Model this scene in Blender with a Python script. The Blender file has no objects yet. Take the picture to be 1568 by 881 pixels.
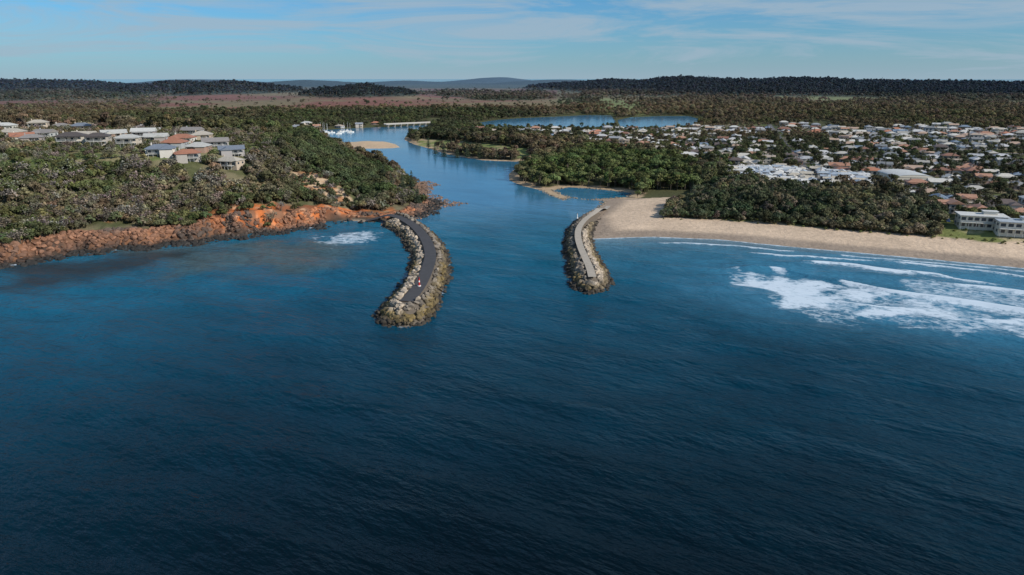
import bpy, math, random
import numpy as np
from mathutils import Vector
random.seed(5); rng=np.random.default_rng(11)
sc=bpy.context.scene
sc.view_settings.view_transform='Standard'; sc.view_settings.look='None'; sc.view_settings.exposure=0
COL=sc.collection
# ---------------------------------------------------------------- image pixels to ground
# drone height 80 m, pitch 17 deg: hand-traced image pixels cast through the camera onto the level z
CAM_H=80.0; PITCH=math.radians(17.05); FL=1045.0
cp,sp=math.cos(PITCH),math.sin(PITCH)
def S(x,y,z=0.0):
    u=(x-784)/FL; v=(440.5-y)/FL
    dy=cp+v*sp; dz=-sp+v*cp
    t=(z-CAM_H)/dz
    return (u*t, dy*t)
def SP(lst,z=0.0): return [S(a,b,z) for a,b in lst]
def ss(t):
    t=np.clip(t,0,1); return t*t*(3-2*t)
_T=rng.random((256,256))
def vn(x,y):
    xi=np.floor(x).astype(np.int64); yi=np.floor(y).astype(np.int64)
    fx=x-xi; fy=y-yi; fx=fx*fx*(3-2*fx); fy=fy*fy*(3-2*fy)
    a=_T[xi&255,yi&255]; b=_T[(xi+1)&255,yi&255]; c=_T[xi&255,(yi+1)&255]; d=_T[(xi+1)&255,(yi+1)&255]
    return (a*(1-fx)+b*fx)*(1-fy)+(c*(1-fx)+d*fx)*fy
def fbm(x,y,s,o=4):
    r=0;a=.5;t=0
    for i in range(o):
        r=r+a*vn(x/s+17.3*i,y/s-9.1*i); t+=a; a*=.5; s=s/2.03
    return r/t
def segd(P,a,b):
    ax,ay=a;bx,by=b; dx,dy=bx-ax,by-ay; L=dx*dx+dy*dy+1e-9
    t=np.clip(((P[:,0]-ax)*dx+(P[:,1]-ay)*dy)/L,0,1)
    return (P[:,0]-ax-t*dx)**2+(P[:,1]-ay-t*dy)**2
def sdf(poly,P):
    d=np.full(len(P),1e18); ins=np.zeros(len(P),bool); n=len(poly)
    for i in range(n):
        a=poly[i]; b=poly[(i+1)%n]
        d=np.minimum(d,segd(P,a,b))
        c=(a[1]>P[:,1])!=(b[1]>P[:,1])
        with np.errstate(all='ignore'):
            xx=(b[0]-a[0])*(P[:,1]-a[1])/((b[1]-a[1])+1e-12)+a[0]
        ins^= c&(P[:,0]<xx)
    return np.where(ins,1,-1)*np.sqrt(d)
def pld(line,P):
    d=np.full(len(P),1e18)
    for i in range(len(line)-1): d=np.minimum(d,segd(P,line[i],line[i+1]))
    return np.sqrt(d)

LAND=[(-12000,3000),(-6000,1500),(-2500,800),(-900,400),(-400,310)]+SP([(0,408),(40,404),(60,398),(100,393),(125,385),(150,388),(190,380),(230,381),(262,373),(300,374),(335,365),(370,365),(400,358),(430,357),(460,350),(485,349),(505,342),(540,339),(575,341),(600,345),(905,366),(960,364),(1000,363),(1100,367),(1200,377),(1300,386),(1400,395),(1568,411)])+[(300,255),(450,195),(900,60),(1500,-60),(6000,-900),(20000,-1500),(20000,18000),(0,18000),(-3200,11000),(-6000,7300),(-12000,6500)]
RIVER=SP([(612,340),(636,333),(655,327),(662,318),(668,312),(656,305),(648,297),(656,291),(652,284),(640,272),(600,258),(540,242),(480,233),(437,226),(432,216),(450,208),(470,204),(500,199),(560,196),(600,194),(655,191),(652,199),(622,207),(618,214),(632,221),(650,226),(690,238),(740,246),(790,248),(812,245),(800,254),(784,262),(778,268),(780,277),(800,285),(830,292),(845,300),(862,307),(872,303),(925,308),(918,318),(898,332),(899,345),(903,366),(900,430),(590,430),(603,350)])
INLET=SP([(845,292),(870,287),(905,289),(935,292),(968,296),(960,302),(905,306),(875,303),(862,299)])
POOL1=SP([(735,188),(760,184),(800,181),(850,179),(900,176.5),(935,177),(942,186),(936,195),(880,200),(800,201),(745,199)])
POOL2=SP([(946,184),(965,180),(1010,178),(1055,178),(1075,183),(1055,194),(1000,198),(952,198)])
WATERS=[RIVER,INLET,POOL1,POOL2]
BANK=SP([(500,224),(515,219.5),(560,216),(590,217),(606,221),(614,226.5),(580,228),(530,227.5)])
TOWN=SP([(880,198),(1000,190),(1130,191),(1250,197),(1330,205),(1380,202),(1470,205),(1568,210)],4)+[(1100,950),(700,300)]+SP([(1568,350),(1500,346),(1440,326),(1350,304),(1110,278),(1105,258),(1030,243),(900,228),(888,212)],4)
BELT=SP([(918,337),(1000,341),(1100,346),(1200,353),(1330,358),(1432,360),(1442,338),(1345,312),(1110,288),(1000,286),(985,294),(925,308)],4)
QUARRY=SP([(452,301),(470,293),(520,295),(550,301),(542,307),(500,310),(458,310)],7)
SPITGRASS=SP([(640,222),(700,232),(760,240),(812,242),(812,234),(740,225),(680,216),(640,212)],1)
LUSH=SP([(815,245),(900,232),(1000,240),(1060,258),(1080,280),(980,288),(900,282),(820,272)],8)
BWL=SP([(596,334),(588,346),(606,352),(620,368),(630,385),(632,400),(626,420),(608,446),(582,472),(578,484),(590,492),(620,496),(652,490),(668,474),(672,452),(684,430),(687,405),(680,378),(664,358),(645,343),(622,332)],0.8)
BWR=SP([(905,326),(886,336),(871,350),(866,372),(869,395),(874,420),(880,438),(900,446),(922,444),(934,434),(930,418),(920,404),(912,390),(906,372),(904,356),(912,338),(922,326)],0.8)
PATHL=SP([(560,327),(590,328),(612,333),(632,344),(648,360),(657,378),(659,394),(654,412),(645,432),(633,450),(622,461)],4.6)
PATHR=SP([(932,306),(914,322),(897,335),(887,348),(885,362),(889,378),(896,394),(903,410),(907,424)],4.6)
HILLS=[ # image pixel column, distance, height, sigx, sigy
 (-60,3900,50,460,450),(60,4000,52,260,420),(150,4100,44,200,380),(230,3600,34,120,300),(300,3500,50,150,360),(370,3200,52,95,260),(430,3400,32,90,240),
 (565,2750,45,85,200),(520,2850,28,90,200),(615,2750,26,65,150),(480,6500,56,500,500),(640,8500,44,600,500),(760,12500,90,500,600),(850,8000,58,500,500),(330,8500,66,600,400),(140,10500,60,600,300),
 (860,4700,34,180,450),(930,4200,50,200,560),(1040,3800,65,210,600),(1120,3700,52,180,600),(1210,3700,63,210,640),(1310,3600,52,200,600),(1400,3500,51,200,560),(1480,3450,40,220,540),(1570,3400,43,250,520),(1700,3400,44,350,500),
 (1000,2900,14,250,200),(1200,2850,17,300,200),(1480,2800,14,350,200),(20,2900,13,300,200),(1900,4200,56,600,500),(-400,4200,50,700,500)]
def land_sd(P):
    sd=sdf(LAND,P)
    for w in WATERS: sd=np.minimum(sd,-sdf(w,P))
    return np.maximum(sd,sdf(BANK,P))
def hillf(x,y):
    hl=np.zeros(len(x))
    for (px,D,H,sx,sy) in HILLS:
        cx=(px-784)/FL*D
        g=H*np.exp(-((x-cx)/sx)**2*.5-((y-D)/sy)**2*.5)
        hl=(hl**3+g**3)**(1/3)
    return hl
def height(P,sd=None):
    if sd is None: sd=land_sd(P)
    x,y=P[:,0],P[:,1]
    wm=ss((-38-x)/30)*(1-ss((y-590)/230))
    Hp=np.interp(x,[-420,-220,-165,-135,-100,-60],[38,36.5,32,23,13,5])
    img_x=784+FL*x/np.maximum(y,1)  # approximate image pixel column of each ground point
    cl=ss((img_x-270)/70)*(1-ss((img_x-500)/50))
    rag=fbm(x,y,22,3)-.5
    s2=sd+rag*14
    first=(.19+.17*cl)
    hh=Hp*(first*ss((s2-2-5*cl)/(10-2*cl))+(1-first)*ss((s2-12)/86))+(fbm(x,y,45,4)-.5)*6*ss(sd/40)*(1-.7*ss((sd-85)/20))+(fbm(x,y,7,2)-.5)*2.5*ss(sd/8)*(1-ss((sd-30)/15))
    b=np.minimum(.042*sd,2.0)+3.0*ss((sd-46)/22)+(fbm(x,y,30,3)-.5)*1.2*ss((sd-42)/15)+7*ss((x-330)/350)*ss((y-420)/200)*(1-ss((y-1500)/500))
    h=b*(1-wm)+hh*wm
    r=np.hypot(x,y)
    m=ss((r-1900)/700)
    h=h+m*(hillf(x,y)*(.80+.40*fbm(x,y,450,5))+(fbm(x,y,60,2)-.5)*4)
    return np.where(sd>0,h,np.maximum(sd*.12,-4))
def H1(x,y): return float(height(np.array([[x,y]],float))[0])

# ---------------------------------------------------------------- node helpers
def mat(name):
    m=bpy.data.materials.new(name); m.use_nodes=True
    nt=m.node_tree; return m,nt,nt.nodes['Principled BSDF']
def N(nt,t,**k):
    n=nt.nodes.new(t)
    for a,b in k.items(): setattr(n,a,b)
    return n
def mixc(nt,fac,a,b,bt='MIX'):
    n=nt.nodes.new('ShaderNodeMix'); n.data_type='RGBA'; n.blend_type=bt
    for s,v in ((n.inputs[0],fac),(n.inputs[6],a),(n.inputs[7],b)):
        if hasattr(v,'is_output'): nt.links.new(v,s)
        else: s.default_value=v if not isinstance(v,tuple) else (v+(1,))[:4]
    return n.outputs[2]
def mth(nt,op,a,b=0,c=0,clamp=False):
    n=nt.nodes.new('ShaderNodeMath'); n.operation=op; n.use_clamp=clamp
    for i,v in enumerate((a,b,c)):
        if hasattr(v,'is_output'): nt.links.new(v,n.inputs[i])
        else: n.inputs[i].default_value=v
    return n.outputs[0]
def noise(nt,scale,det=4,rough=.55,vec=None,dist=0):
    n=nt.nodes.new('ShaderNodeTexNoise'); n.inputs['Scale'].default_value=scale; n.inputs['Detail'].default_value=det; n.inputs['Roughness'].default_value=rough; n.inputs['Distortion'].default_value=dist
    if vec is not None: nt.links.new(vec,n.inputs['Vector'])
    return n.outputs['Fac']
def pos(nt): return N(nt,'ShaderNodeNewGeometry').outputs['Position']
def along(nt,p,deg,sx):
    a=N(nt,'ShaderNodeMapping'); a.inputs['Rotation'].default_value=(0,0,math.radians(deg)); nt.links.new(p,a.inputs[0])
    b=N(nt,'ShaderNodeMapping'); b.inputs['Scale'].default_value=(sx,1,1); nt.links.new(a.outputs[0],b.inputs[0]); return b.outputs[0]
def simple(name,c,rough=.8,var=.25,scale=.6,metal=0):
    m,nt,b=mat(name)
    f=noise(nt,scale,5,.6,pos(nt))
    o=mixc(nt,f,tuple(v*(1-var) for v in c),tuple(min(v*(1+var),1) for v in c))
    nt.links.new(o,b.inputs['Base Color']); b.inputs['Roughness'].default_value=rough; b.inputs['Metallic'].default_value=metal
    b.inputs['Specular IOR Level'].default_value=.25
    return m
# ---------------------------------------------------------------- mesh helpers
def grid_mesh(name,V,nr,nc,keep=None,smooth=True):
    i=np.arange(nr-1)[:,None]*nc+np.arange(nc-1)[None,:]
    q=np.stack([i,i+1,i+nc+1,i+nc],-1).reshape(-1,4)
    if keep is not None:
        k=keep[q].any(1); q=q[k]
    me=bpy.data.meshes.new(name)
    me.vertices.add(len(V)); me.vertices.foreach_set('co',V.astype(np.float32).ravel())
    me.loops.add(len(q)*4); me.loops.foreach_set('vertex_index',q.astype(np.int32).ravel())
    me.polygons.add(len(q)); me.polygons.foreach_set('loop_start',np.arange(0,len(q)*4,4,dtype=np.int32)); 
    me.polygons.foreach_set('use_smooth',np.full(len(q),smooth))
    me.update(calc_edges=True); return me
def vcol(me,name,C):
    a=me.attributes.new(name,'FLOAT_COLOR','POINT')
    c=np.ones((len(C),4),np.float32); c[:,:3]=C; a.data.foreach_set('color',c.ravel())
def vflt(me,name,C):
    a=me.attributes.new(name,'FLOAT','POINT'); a.data.foreach_set('value',np.asarray(C,np.float32))
def addobj(name,me,mats=(),parent=None,loc=(0,0,0),rz=0):
    o=bpy.data.objects.new(name,me); COL.objects.link(o)
    if me is not None:
        for m in mats:
            if m.name not in [q.name for q in me.materials if q]: me.materials.append(m)
    o.location=loc; o.rotation_euler=(0,0,rz)
    if parent: o.parent=parent
    return o
class B:
    def __init__(s): s.v=[];s.f=[];s.m=[]
    def quad(s,pts,m):
        n=len(s.v); s.v+=[tuple(p) for p in pts]; s.f.append(tuple(range(n,n+len(pts)))); s.m.append(m)
    def box(s,cx,cy,z0,sx,sy,sz,m):
        n=len(s.v); a,b=sx/2,sy/2
        s.v+=[(cx-a,cy-b,z0),(cx+a,cy-b,z0),(cx+a,cy+b,z0),(cx-a,cy+b,z0),(cx-a,cy-b,z0+sz),(cx+a,cy-b,z0+sz),(cx+a,cy+b,z0+sz),(cx-a,cy+b,z0+sz)]
        for f in ((0,3,2,1),(4,5,6,7),(0,1,5,4),(1,2,6,5),(2,3,7,6),(3,0,4,7)):
            s.f.append(tuple(n+i for i in f)); s.m.append(m)
    def roof(s,cx,cy,z0,sx,sy,rise,m,hip=True):
        n=len(s.v); a,b=sx/2,sy/2; z1=z0+.16
        if sx>=sy: k=b if hip else 0; r=[(cx-a+k,cy,z1+rise),(cx+a-k,cy,z1+rise)]
        else: k=a if hip else 0; r=[(cx,cy-b+k,z1+rise),(cx,cy+b-k,z1+rise)]
        s.v+=[(cx-a,cy-b,z0),(cx+a,cy-b,z0),(cx+a,cy+b,z0),(cx-a,cy+b,z0),(cx-a,cy-b,z1),(cx+a,cy-b,z1),(cx+a,cy+b,z1),(cx-a,cy+b,z1)]+r
        F=[(0,3,2,1),(0,1,5,4),(1,2,6,5),(2,3,7,6),(3,0,4,7)]
        F+= [(4,5,9,8),(6,7,8,9),(7,4,8),(5,6,9)] if sx>=sy else [(5,6,9,8),(7,4,8,9),(4,5,8),(6,7,9)]
        for f in F: s.f.append(tuple(n+i for i in f)); s.m.append(m)
    def cyl(s,cx,cy,z0,r0,r1,h,m,k=12):
        n=len(s.v)
        for i in range(k):
            a=2*math.pi*i/k; s.v.append((cx+r0*math.cos(a),cy+r0*math.sin(a),z0))
        for i in range(k):
            a=2*math.pi*i/k; s.v.append((cx+r1*math.cos(a),cy+r1*math.sin(a),z0+h))
        for i in range(k):
            j=(i+1)%k; s.f.append((n+i,n+j,n+k+j,n+k+i)); s.m.append(m)
        s.f.append(tuple(n+k+i for i in range(k))); s.m.append(m)
    def mesh(s,name,mats):
        me=bpy.data.meshes.new(name); me.from_pydata(s.v,[],s.f)
        for m in mats: me.materials.append(m)
        me.polygons.foreach_set('material_index',s.m); me.update(); return me
    def parts(s,name,mats,pn,loc,rz,color=None):
        e=addobj(name,None,loc=loc,rz=rz)
        for i,p in enumerate(pn):
            ids=[k for k,m in enumerate(s.m) if m==i]
            if not ids: continue
            b=B()
            for k in ids: b.quad([s.v[q] for q in s.f[k]],0)
            o=addobj(p,b.mesh(p,[mats[i]]),parent=e)
            if color: o.color=color
        return e
def smooth_line(pts,n=6):
    P=[pts[0]]+list(pts)+[pts[-1]]; out=[]
    for i in range(1,len(P)-2):
        for k in range(n):
            t=k/n; q=[]
            for c in range(2):
                a,b,c2,d=P[i-1][c],P[i][c],P[i+1][c],P[i+2][c]
                q.append(.5*((2*b)+(-a+c2)*t+(2*a-5*b+4*c2-d)*t*t+(-a+3*b-3*c2+d)*t**3))
            out.append(tuple(q))
    out.append(tuple(pts[-1])); return out
def ribbon(name,line,w,m,zf,parent=None):
    V=[];F=[]
    L=np.array(line); T=np.gradient(L,axis=0); T/=np.linalg.norm(T,axis=1)[:,None]+1e-9
    Nn=np.stack([-T[:,1],T[:,0]],1)
    offs=[-.5,-.17,.17,.5]
    R=[L+Nn*w*o for o in offs]; Z=[zf(r) for r in R]
    k=len(offs)
    for i in range(len(L)):
        for j in range(k): V.append((R[j][i,0],R[j][i,1],Z[j][i]))
    for i in range(len(L)-1):
        for j in range(k-1): F.append((i*k+j,i*k+j+1,(i+1)*k+j+1,(i+1)*k+j))
    me=bpy.data.meshes.new(name); me.from_pydata(V,[],F); me.update()
    return addobj(name,me,[m],parent)

# ---------------------------------------------------------------- TERRAIN
HAZE=(.080,.135,.20)  # aerial haze painted into far ground and tree colours, no volume
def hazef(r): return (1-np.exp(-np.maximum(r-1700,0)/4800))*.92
az=np.linspace(math.radians(-60),math.radians(60),860)
rr=np.concatenate([np.linspace(190,560,250)[:-1],np.geomspace(560,17500,330)])
RR,AZ=np.meshgrid(rr,az,indexing='ij')
P=np.stack([(RR*np.sin(AZ)).ravel(),(RR*np.cos(AZ)).ravel()],1)
sd=land_sd(P); h=height(P,sd)
x,y=P[:,0],P[:,1]; r=np.hypot(x,y)
def C(*c): return np.array(c)[None,:]
def lerp(a,b,t): return a*(1-t[:,None])+b*t[:,None]
n1=fbm(x,y,60,5); n2=fbm(x,y,12,4); n3=fbm(x,y,260,5)
col=lerp(C(.05,.058,.028)+0*P[:,:1],C(.085,.084,.04),n1)
tw=ss((sdf(TOWN,P)+10)/20)
tg=lerp(C(.08,.10,.04),C(.24,.20,.14),ss((n2-.42)/.3))
col=lerp(col,tg,tw*.9)
def marsh_f(x,y):
    r=np.hypot(x,y); b=784+FL*x/np.maximum(y,1)
    n=fbm(x,y*.45,420,4)
    cen=ss((b-150)/150)*(1-ss((b-830)/90))
    m=ss((r-1650)/250)*(1-ss((r-5200)/900))*cen
    m2=ss((r-2100)/200)*(1-ss((r-2900)/300))*(1-ss((b-200)/60))
    m3=ss((r-1800)/200)*(1-ss((r-2700)/300))*ss((b-850)/60)*.75
    f=np.maximum(np.maximum(m*ss((n-.30)/.10),m2*.9*ss((n-.38)/.1)),m3*ss((n-.48)/.08))
    return f*(1-ss((hillf(x,y)-9)/8))
mf=marsh_f(x,y); hl=hillf(x,y)
mcol=lerp(C(.18,.08,.058),C(.17,.135,.075),ss((n3-.42)/.25)); mcol=np.where(((784+FL*x/np.maximum(y,1))>850)[:,None],lerp(C(.17,.15,.07),C(.22,.17,.10),n1),mcol)
col=lerp(col,mcol,mf)
grs=ss((fbm(x,y*.6,300,3)-.6)/.06)*ss((r-1500)/200)*(1-ss((r-2700)/300))*ss((x-100)/200)
col=lerp(col,C(.17,.20,.08),grs*.8)
sand=C(.50,.385,.285)+0*P[:,:1]; wet=C(.27,.215,.17)
beach=(1-ss((sd-44-(n2-.5)*14)/6))*np.where(y<470,1,0)*np.where(x>30,1,0)
bc=lerp(wet+0*P[:,:1],sand,ss((sd-9-(n1-.5)*10)/9))
dune=ss((sd-38)/6)*(1-ss((sd-75)/10))*np.where((y<470)&(x>30),1,0)
col=lerp(col,lerp(C(.15,.17,.06),C(.38,.32,.2),ss((n2-.45)/.2)),dune)
col=lerp(col,bc*(.88+.24*n2[:,None]),beach)
rs=(1-ss((sd-9-(n2-.5)*12)/4))*np.where((x>-60)|(y>640),1,0)*(1-beach)*np.where(r<1000,1,0)
col=lerp(col,C(.36,.27,.18)*(.7+.6*n2[:,None]),rs)
spg=ss((sdf(SPITGRASS,P)+3)/6); col=lerp(col,lerp(C(.17,.20,.07),C(.36,.28,.18),ss((n2-.5)/.1)),spg*.85)
bk=ss((sdf(BANK,P)+3)/4); col=lerp(col,C(.46,.34,.23)+0*P[:,:1],bk)
wm=ss((-45-x)/20)*(1-ss((y-600)/150))
hc=lerp(C(.075,.082,.038),C(.16,.14,.085),ss((n2-.35)/.35))
hc=lerp(hc,lerp(C(.10,.13,.045),C(.2,.18,.1),ss((n2-.45)/.2)),ss((h-31)/3))
img_x=784+FL*x/np.maximum(y,1)
n5=fbm(x,y,5,3)
rock=lerp(C(.07,.048,.038),C(.21,.105,.06),ss((n2-.35)/.4))
orange=lerp(C(.46,.14,.045),C(.42,.25,.155),ss((n5-.42)/.25)); orange=lerp(orange,C(.15,.07,.042)+0*P[:,:1],ss((fbm(x+90,y,6,3)-.50)/.08)*.8)
cz=ss((img_x-290)/60)*(1-ss((img_x-555)/20))
om=ss((sd-7)/3)*(1-ss((sd-19-(n1-.42)*50)/4))*np.maximum(cz,ss((n1-.50)/.05)*.75)
hc=lerp(hc,rock,1-ss((sd-12-(n2-.5)*10)/4)); hc=lerp(hc,orange,om)
hc=lerp(hc,C(.04,.033,.027)+0*P[:,:1],1-ss((h-.6)/1.0))
BAYB=SP([(498,343),(540,338),(590,340),(592,346),(560,343),(520,346)]); hc=lerp(hc,C(.30,.24,.18)+0*P[:,:1],ss((sdf(BAYB,P)+5)/4))
qf=ss((sdf(QUARRY,P)+1+(n2-.5)*20)/4); hc=lerp(hc,lerp(C(.42,.31,.21),C(.32,.17,.09),ss((n5-.42)/.15)),qf)
col=lerp(col,hc,wm)
forestfar=lerp(C(.045,.057,.035),C(.085,.085,.045),n3)
ff=ss((r-2300)/800)*(1-mf)*(1-grs); col=lerp(col,forestfar,ff)
col=lerp(col,lerp(C(.016,.025,.02),C(.035,.045,.032),n1),ss((hl-8)/8)*.9*ss((r-2000)/400))
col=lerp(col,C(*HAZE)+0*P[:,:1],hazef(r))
V=np.stack([x,y,h],1)
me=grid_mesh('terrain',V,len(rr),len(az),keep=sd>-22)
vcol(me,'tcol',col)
m,nt,b=mat('ground_cover')
a=N(nt,'ShaderNodeAttribute',attribute_name='tcol'); p=pos(nt)
f=noise(nt,.35,6,.65,p); f2=noise(nt,.03,6,.6,p)
f=mth(nt,'ADD',mth(nt,'MULTIPLY',f,.9),mth(nt,'MULTIPLY',f2,.7)); f=mth(nt,'ADD',f,.25)
vm=N(nt,'ShaderNodeVectorMath',operation='SCALE'); nt.links.new(a.outputs['Color'],vm.inputs[0]); nt.links.new(f,vm.inputs['Scale'])
nt.links.new(vm.outputs[0],b.inputs['Base Color']); b.inputs['Roughness'].default_value=.95; b.inputs['Specular IOR Level'].default_value=.1
bp=N(nt,'ShaderNodeBump'); bp.inputs['Distance'].default_value=1.2; bp.inputs['Strength'].default_value=.5
nt.links.new(noise(nt,.5,6,.6,p),bp.inputs['Height']); nt.links.new(bp.outputs[0],b.inputs['Normal'])
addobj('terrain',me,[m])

# ---------------------------------------------------------------- WATER
az=np.linspace(math.radians(-66),math.radians(66),1000)
rw=np.concatenate([np.linspace(15,240,170)[:-1],np.linspace(240,480,250)[:-1],np.geomspace(480,70000,200)])
RR,AZ=np.meshgrid(rw,az,indexing='ij')
P=np.stack([(RR*np.sin(AZ)).ravel(),(RR*np.cos(AZ)).ravel()],1); x,y=P[:,0],P[:,1]; r=np.hypot(x,y)
sd=-land_sd(P)   # + in water
inr=ss((y-330)/140)*np.where((x>-75)&(x<60)|(y>500),1,0)
sea=1-inr
z=np.zeros(len(x))
rot=lambda a:(x*math.cos(a)+y*math.sin(a))
wx=(fbm(x,y,80,3)-.5)*34
amp_=.4+1.1*fbm(x,y,60,2)
z+=sea*ss(sd/30)*(1-ss((r-600)/500))*amp_*(.36*np.sin((rot(1.05)+wx)/4.6)+.16*np.sin((rot(1.35)+wx*.7)/2.3)+.28*(fbm(x,y,12,3)-.5))
foam=np.zeros(len(x))
nf=fbm(x,y,16,4)-.5; ng=fbm(x*.6,y,11,3)
def crest(pts,amp,wd,tail,fa,brk=0):
    global z,foam
    L=smooth_line(SP(pts),5)
    Pc=np.array(L)
    yy=np.interp(x,Pc[:,0],Pc[:,1])+(fbm(x,y*0+amp*40,18,2)-.5)*5; side=yy-y
    ends=ss((x-Pc[0,0]+2)/18)
    if Pc[-1,0]<230: ends=ends*(1-ss((x-Pc[-1,0]+8)/14))
    z+=amp*np.exp(-(side/wd)**2)*ends*np.where(sd>0,1,0)
    t=np.where(side>-1.0,np.exp(-np.maximum(side+nf*tail*.9,0)/tail),0)*ends
    if brk: t=t*ss((fbm(x,y*0+brk,22,3)-.30)/.16)
    foam=np.maximum(foam,t*fa)
crest([(1098,412),(1180,411),(1260,427),(1350,446),(1460,462),(1568,478),(1700,500)],1.1,2.6,10,1.25,3)
crest([(1205,401),(1290,405),(1350,413),(1410,420)],.6,2,6.5,1.35)
crest([(1345,410),(1430,420),(1480,430),(1540,440)],.5,2,5,1.3)
crest([(1410,434),(1500,441),(1568,450),(1660,466)],.6,2,10,1.2,9)
crest([(1050,430),(1085,433),(1120,442)],1.0,2.4,.5,.2)
crest([(1080,404),(1120,405),(1160,410)],1.0,2.4,.4,.2)
crest([(1120,387),(1200,391),(1260,395),(1350,402)],.5,1.8,2.2,1.1,14)
crest([(1330,398),(1430,408),(1568,424),(1660,440)],.35,1.5,4.0,1.15,21)
crest([(1240,389),(1380,400),(1568,417),(1660,430)],.3,1.5,2.4,1.05,33)
crest([(970,371),(1100,376),(1200,384),(1300,393)],.4,1.6,2.0,1.0,42)
crest([(1160,470),(1250,484),(1340,497),(1450,506),(1568,520),(1700,545)],.5,3,2.5,.75,51)
crest([(1220,452),(1340,472),(1450,486),(1568,503),(1700,525)],.7,2.6,5,1.05,63)
LOB=SP([(1100,412),(1200,415),(1300,432),(1420,454),(1568,478),(1700,502),(1700,566),(1568,528),(1450,513),(1340,502),(1250,491),(1180,473),(1135,451),(1104,430)])
ld_=sdf(LOB,P)
foam=np.maximum(foam,ss((ld_+4+nf*28)/14)*(.62+.44*ss((ng-.38)/.25)))
BETW=SP([(1380,428),(1568,444),(1700,468),(1700,500),(1568,478),(1470,462),(1380,448)]); foam=np.maximum(foam,ss((sdf(BETW,P)+3+nf*20)/10)*.68)
BAY=SP([(440,366),(470,357),(520,351),(560,350),(606,356),(612,366),(580,374),(545,382),(505,382),(470,372)])
foam=np.maximum(foam,ss((sdf(BAY,P)+2+nf*26)/16)*.78)
foam=np.maximum(foam,np.exp(-np.maximum(sd,0)/(2.4+nf*4).clip(.4))*np.where((x>40)&(y<400),.95,0)*np.where(sd>-3,1,0))
foam=np.maximum(foam,np.exp(-np.maximum(sd,0)/3.4)*np.where((x<-60)&(y<440),.85,0)*ss((fbm(x,y,25,3)-.36)/.15))
bd=np.maximum(sdf(BWL,P),sdf(BWR,P))
foam=np.maximum(foam,np.exp(-np.maximum(-bd,0)/2.0)*.78*ss((fbm(x,y,9,2)-.42)/.15)*np.where(y<380,1,0))
foam*=np.where(y>150,1,0)
near_dark=C(.00012,.0045,.0085)+0*P[:,:1]  # nearer water painted darker, standing in for weaker sky reflection at steep view
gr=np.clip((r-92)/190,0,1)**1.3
wc=lerp(near_dark,C(.0003,.072,.135),np.clip(gr*(.72+.75*(fbm(x,y,110,4)-.35)),0,1))
wc=lerp(wc,C(.006,.13,.22),np.exp(-np.maximum(sd,0)/75)*ss((r-190)/130)*.85)
wc=lerp(wc,C(.14,.22,.27),np.exp(-np.maximum(sd,0)/18)*np.where((x>35)&(y<450),1,0)*.9)
SURF=SP([(1060,390),(1300,388),(1700,430),(1700,560),(1400,515),(1180,490),(1060,450)])
wc=lerp(wc,C(.04,.17,.28),ss((sdf(SURF,P)+25)/55)*.8)
REEF=SP([(180,385),(330,372),(450,362),(560,372),(560,395),(440,420),(320,425),(220,410)])
wc=lerp(wc,C(.06,.095,.10),ss((sdf(REEF,P)+10+nf*50)/30)*.8)
DK=SP([(0,405),(160,392),(300,385),(240,410),(120,430),(0,445)]); wc=lerp(wc,C(.012,.026,.034),ss((sdf(DK,P)+8+nf*20)/18)*.85)
wc=lerp(wc,C(.040,.155,.26),inr*.9)
wc=lerp(wc,C(.16,.19,.17),np.exp(-np.maximum(-sdf(BANK,P),0)/9)*.7)
V=np.stack([x,y,z],1)
me=grid_mesh('sea_water',V,len(rw),len(az),keep=(sd>-12))
vcol(me,'wcol',wc); vflt(me,'foam',foam); vflt(me,'calm',inr)
m,nt,b=mat('sea_water'); p=pos(nt)
mo=along(nt,p,32,.42)
h1=noise(nt,.16,4,.6,mo); h2=noise(nt,.75,4,.6,mo)
hh=mth(nt,'ADD',mth(nt,'MULTIPLY',h1,2.3),mth(nt,'MULTIPLY',h2,.7))
cal=N(nt,'ShaderNodeAttribute',attribute_name='calm').outputs['Fac']
bp=N(nt,'ShaderNodeBump'); bp.inputs['Distance'].default_value=1.0
gust=noise(nt,.012,3,.5,mo)
st=mth(nt,'MULTIPLY',mth(nt,'SUBTRACT',1.0,mth(nt,'MULTIPLY',cal,.94)),mth(nt,'ADD',.4,mth(nt,'MULTIPLY',gust,.9)))
nt.links.new(st,bp.inputs['Strength']); nt.links.new(hh,bp.inputs['Height']); nt.links.new(bp.outputs[0],b.inputs['Normal'])
wcn=N(nt,'ShaderNodeAttribute',attribute_name='wcol').outputs['Color']
wv_=mth(nt,'ADD',.45,mth(nt,'MULTIPLY',noise(nt,.06,5,.65,mo),1.1))
vm=N(nt,'ShaderNodeVectorMath',operation='SCALE'); nt.links.new(wcn,vm.inputs[0]); nt.links.new(wv_,vm.inputs['Scale'])
nt.links.new(vm.outputs[0],b.inputs['Base Color']); b.inputs['Roughness'].default_value=.12; b.inputs['IOR'].default_value=1.33
nt.links.new(mth(nt,'ADD',.20,mth(nt,'MULTIPLY',cal,.30)),b.inputs['Specular IOR Level'])
fo=N(nt,'ShaderNodeAttribute',attribute_name='foam').outputs['Fac']
mf_=along(nt,p,24,.55)
fn=noise(nt,.5,8,.75,mf_,.6); fn2=N(nt,'ShaderNodeTexVoronoi',feature='DISTANCE_TO_EDGE'); fn2.inputs['Scale'].default_value=.3
dist=N(nt,'ShaderNodeVectorMath',operation='ADD'); nt.links.new(mf_,dist.inputs[0])
nn=N(nt,'ShaderNodeTexNoise'); nn.inputs['Scale'].default_value=.3; nt.links.new(p,nn.inputs['Vector'])
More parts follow.
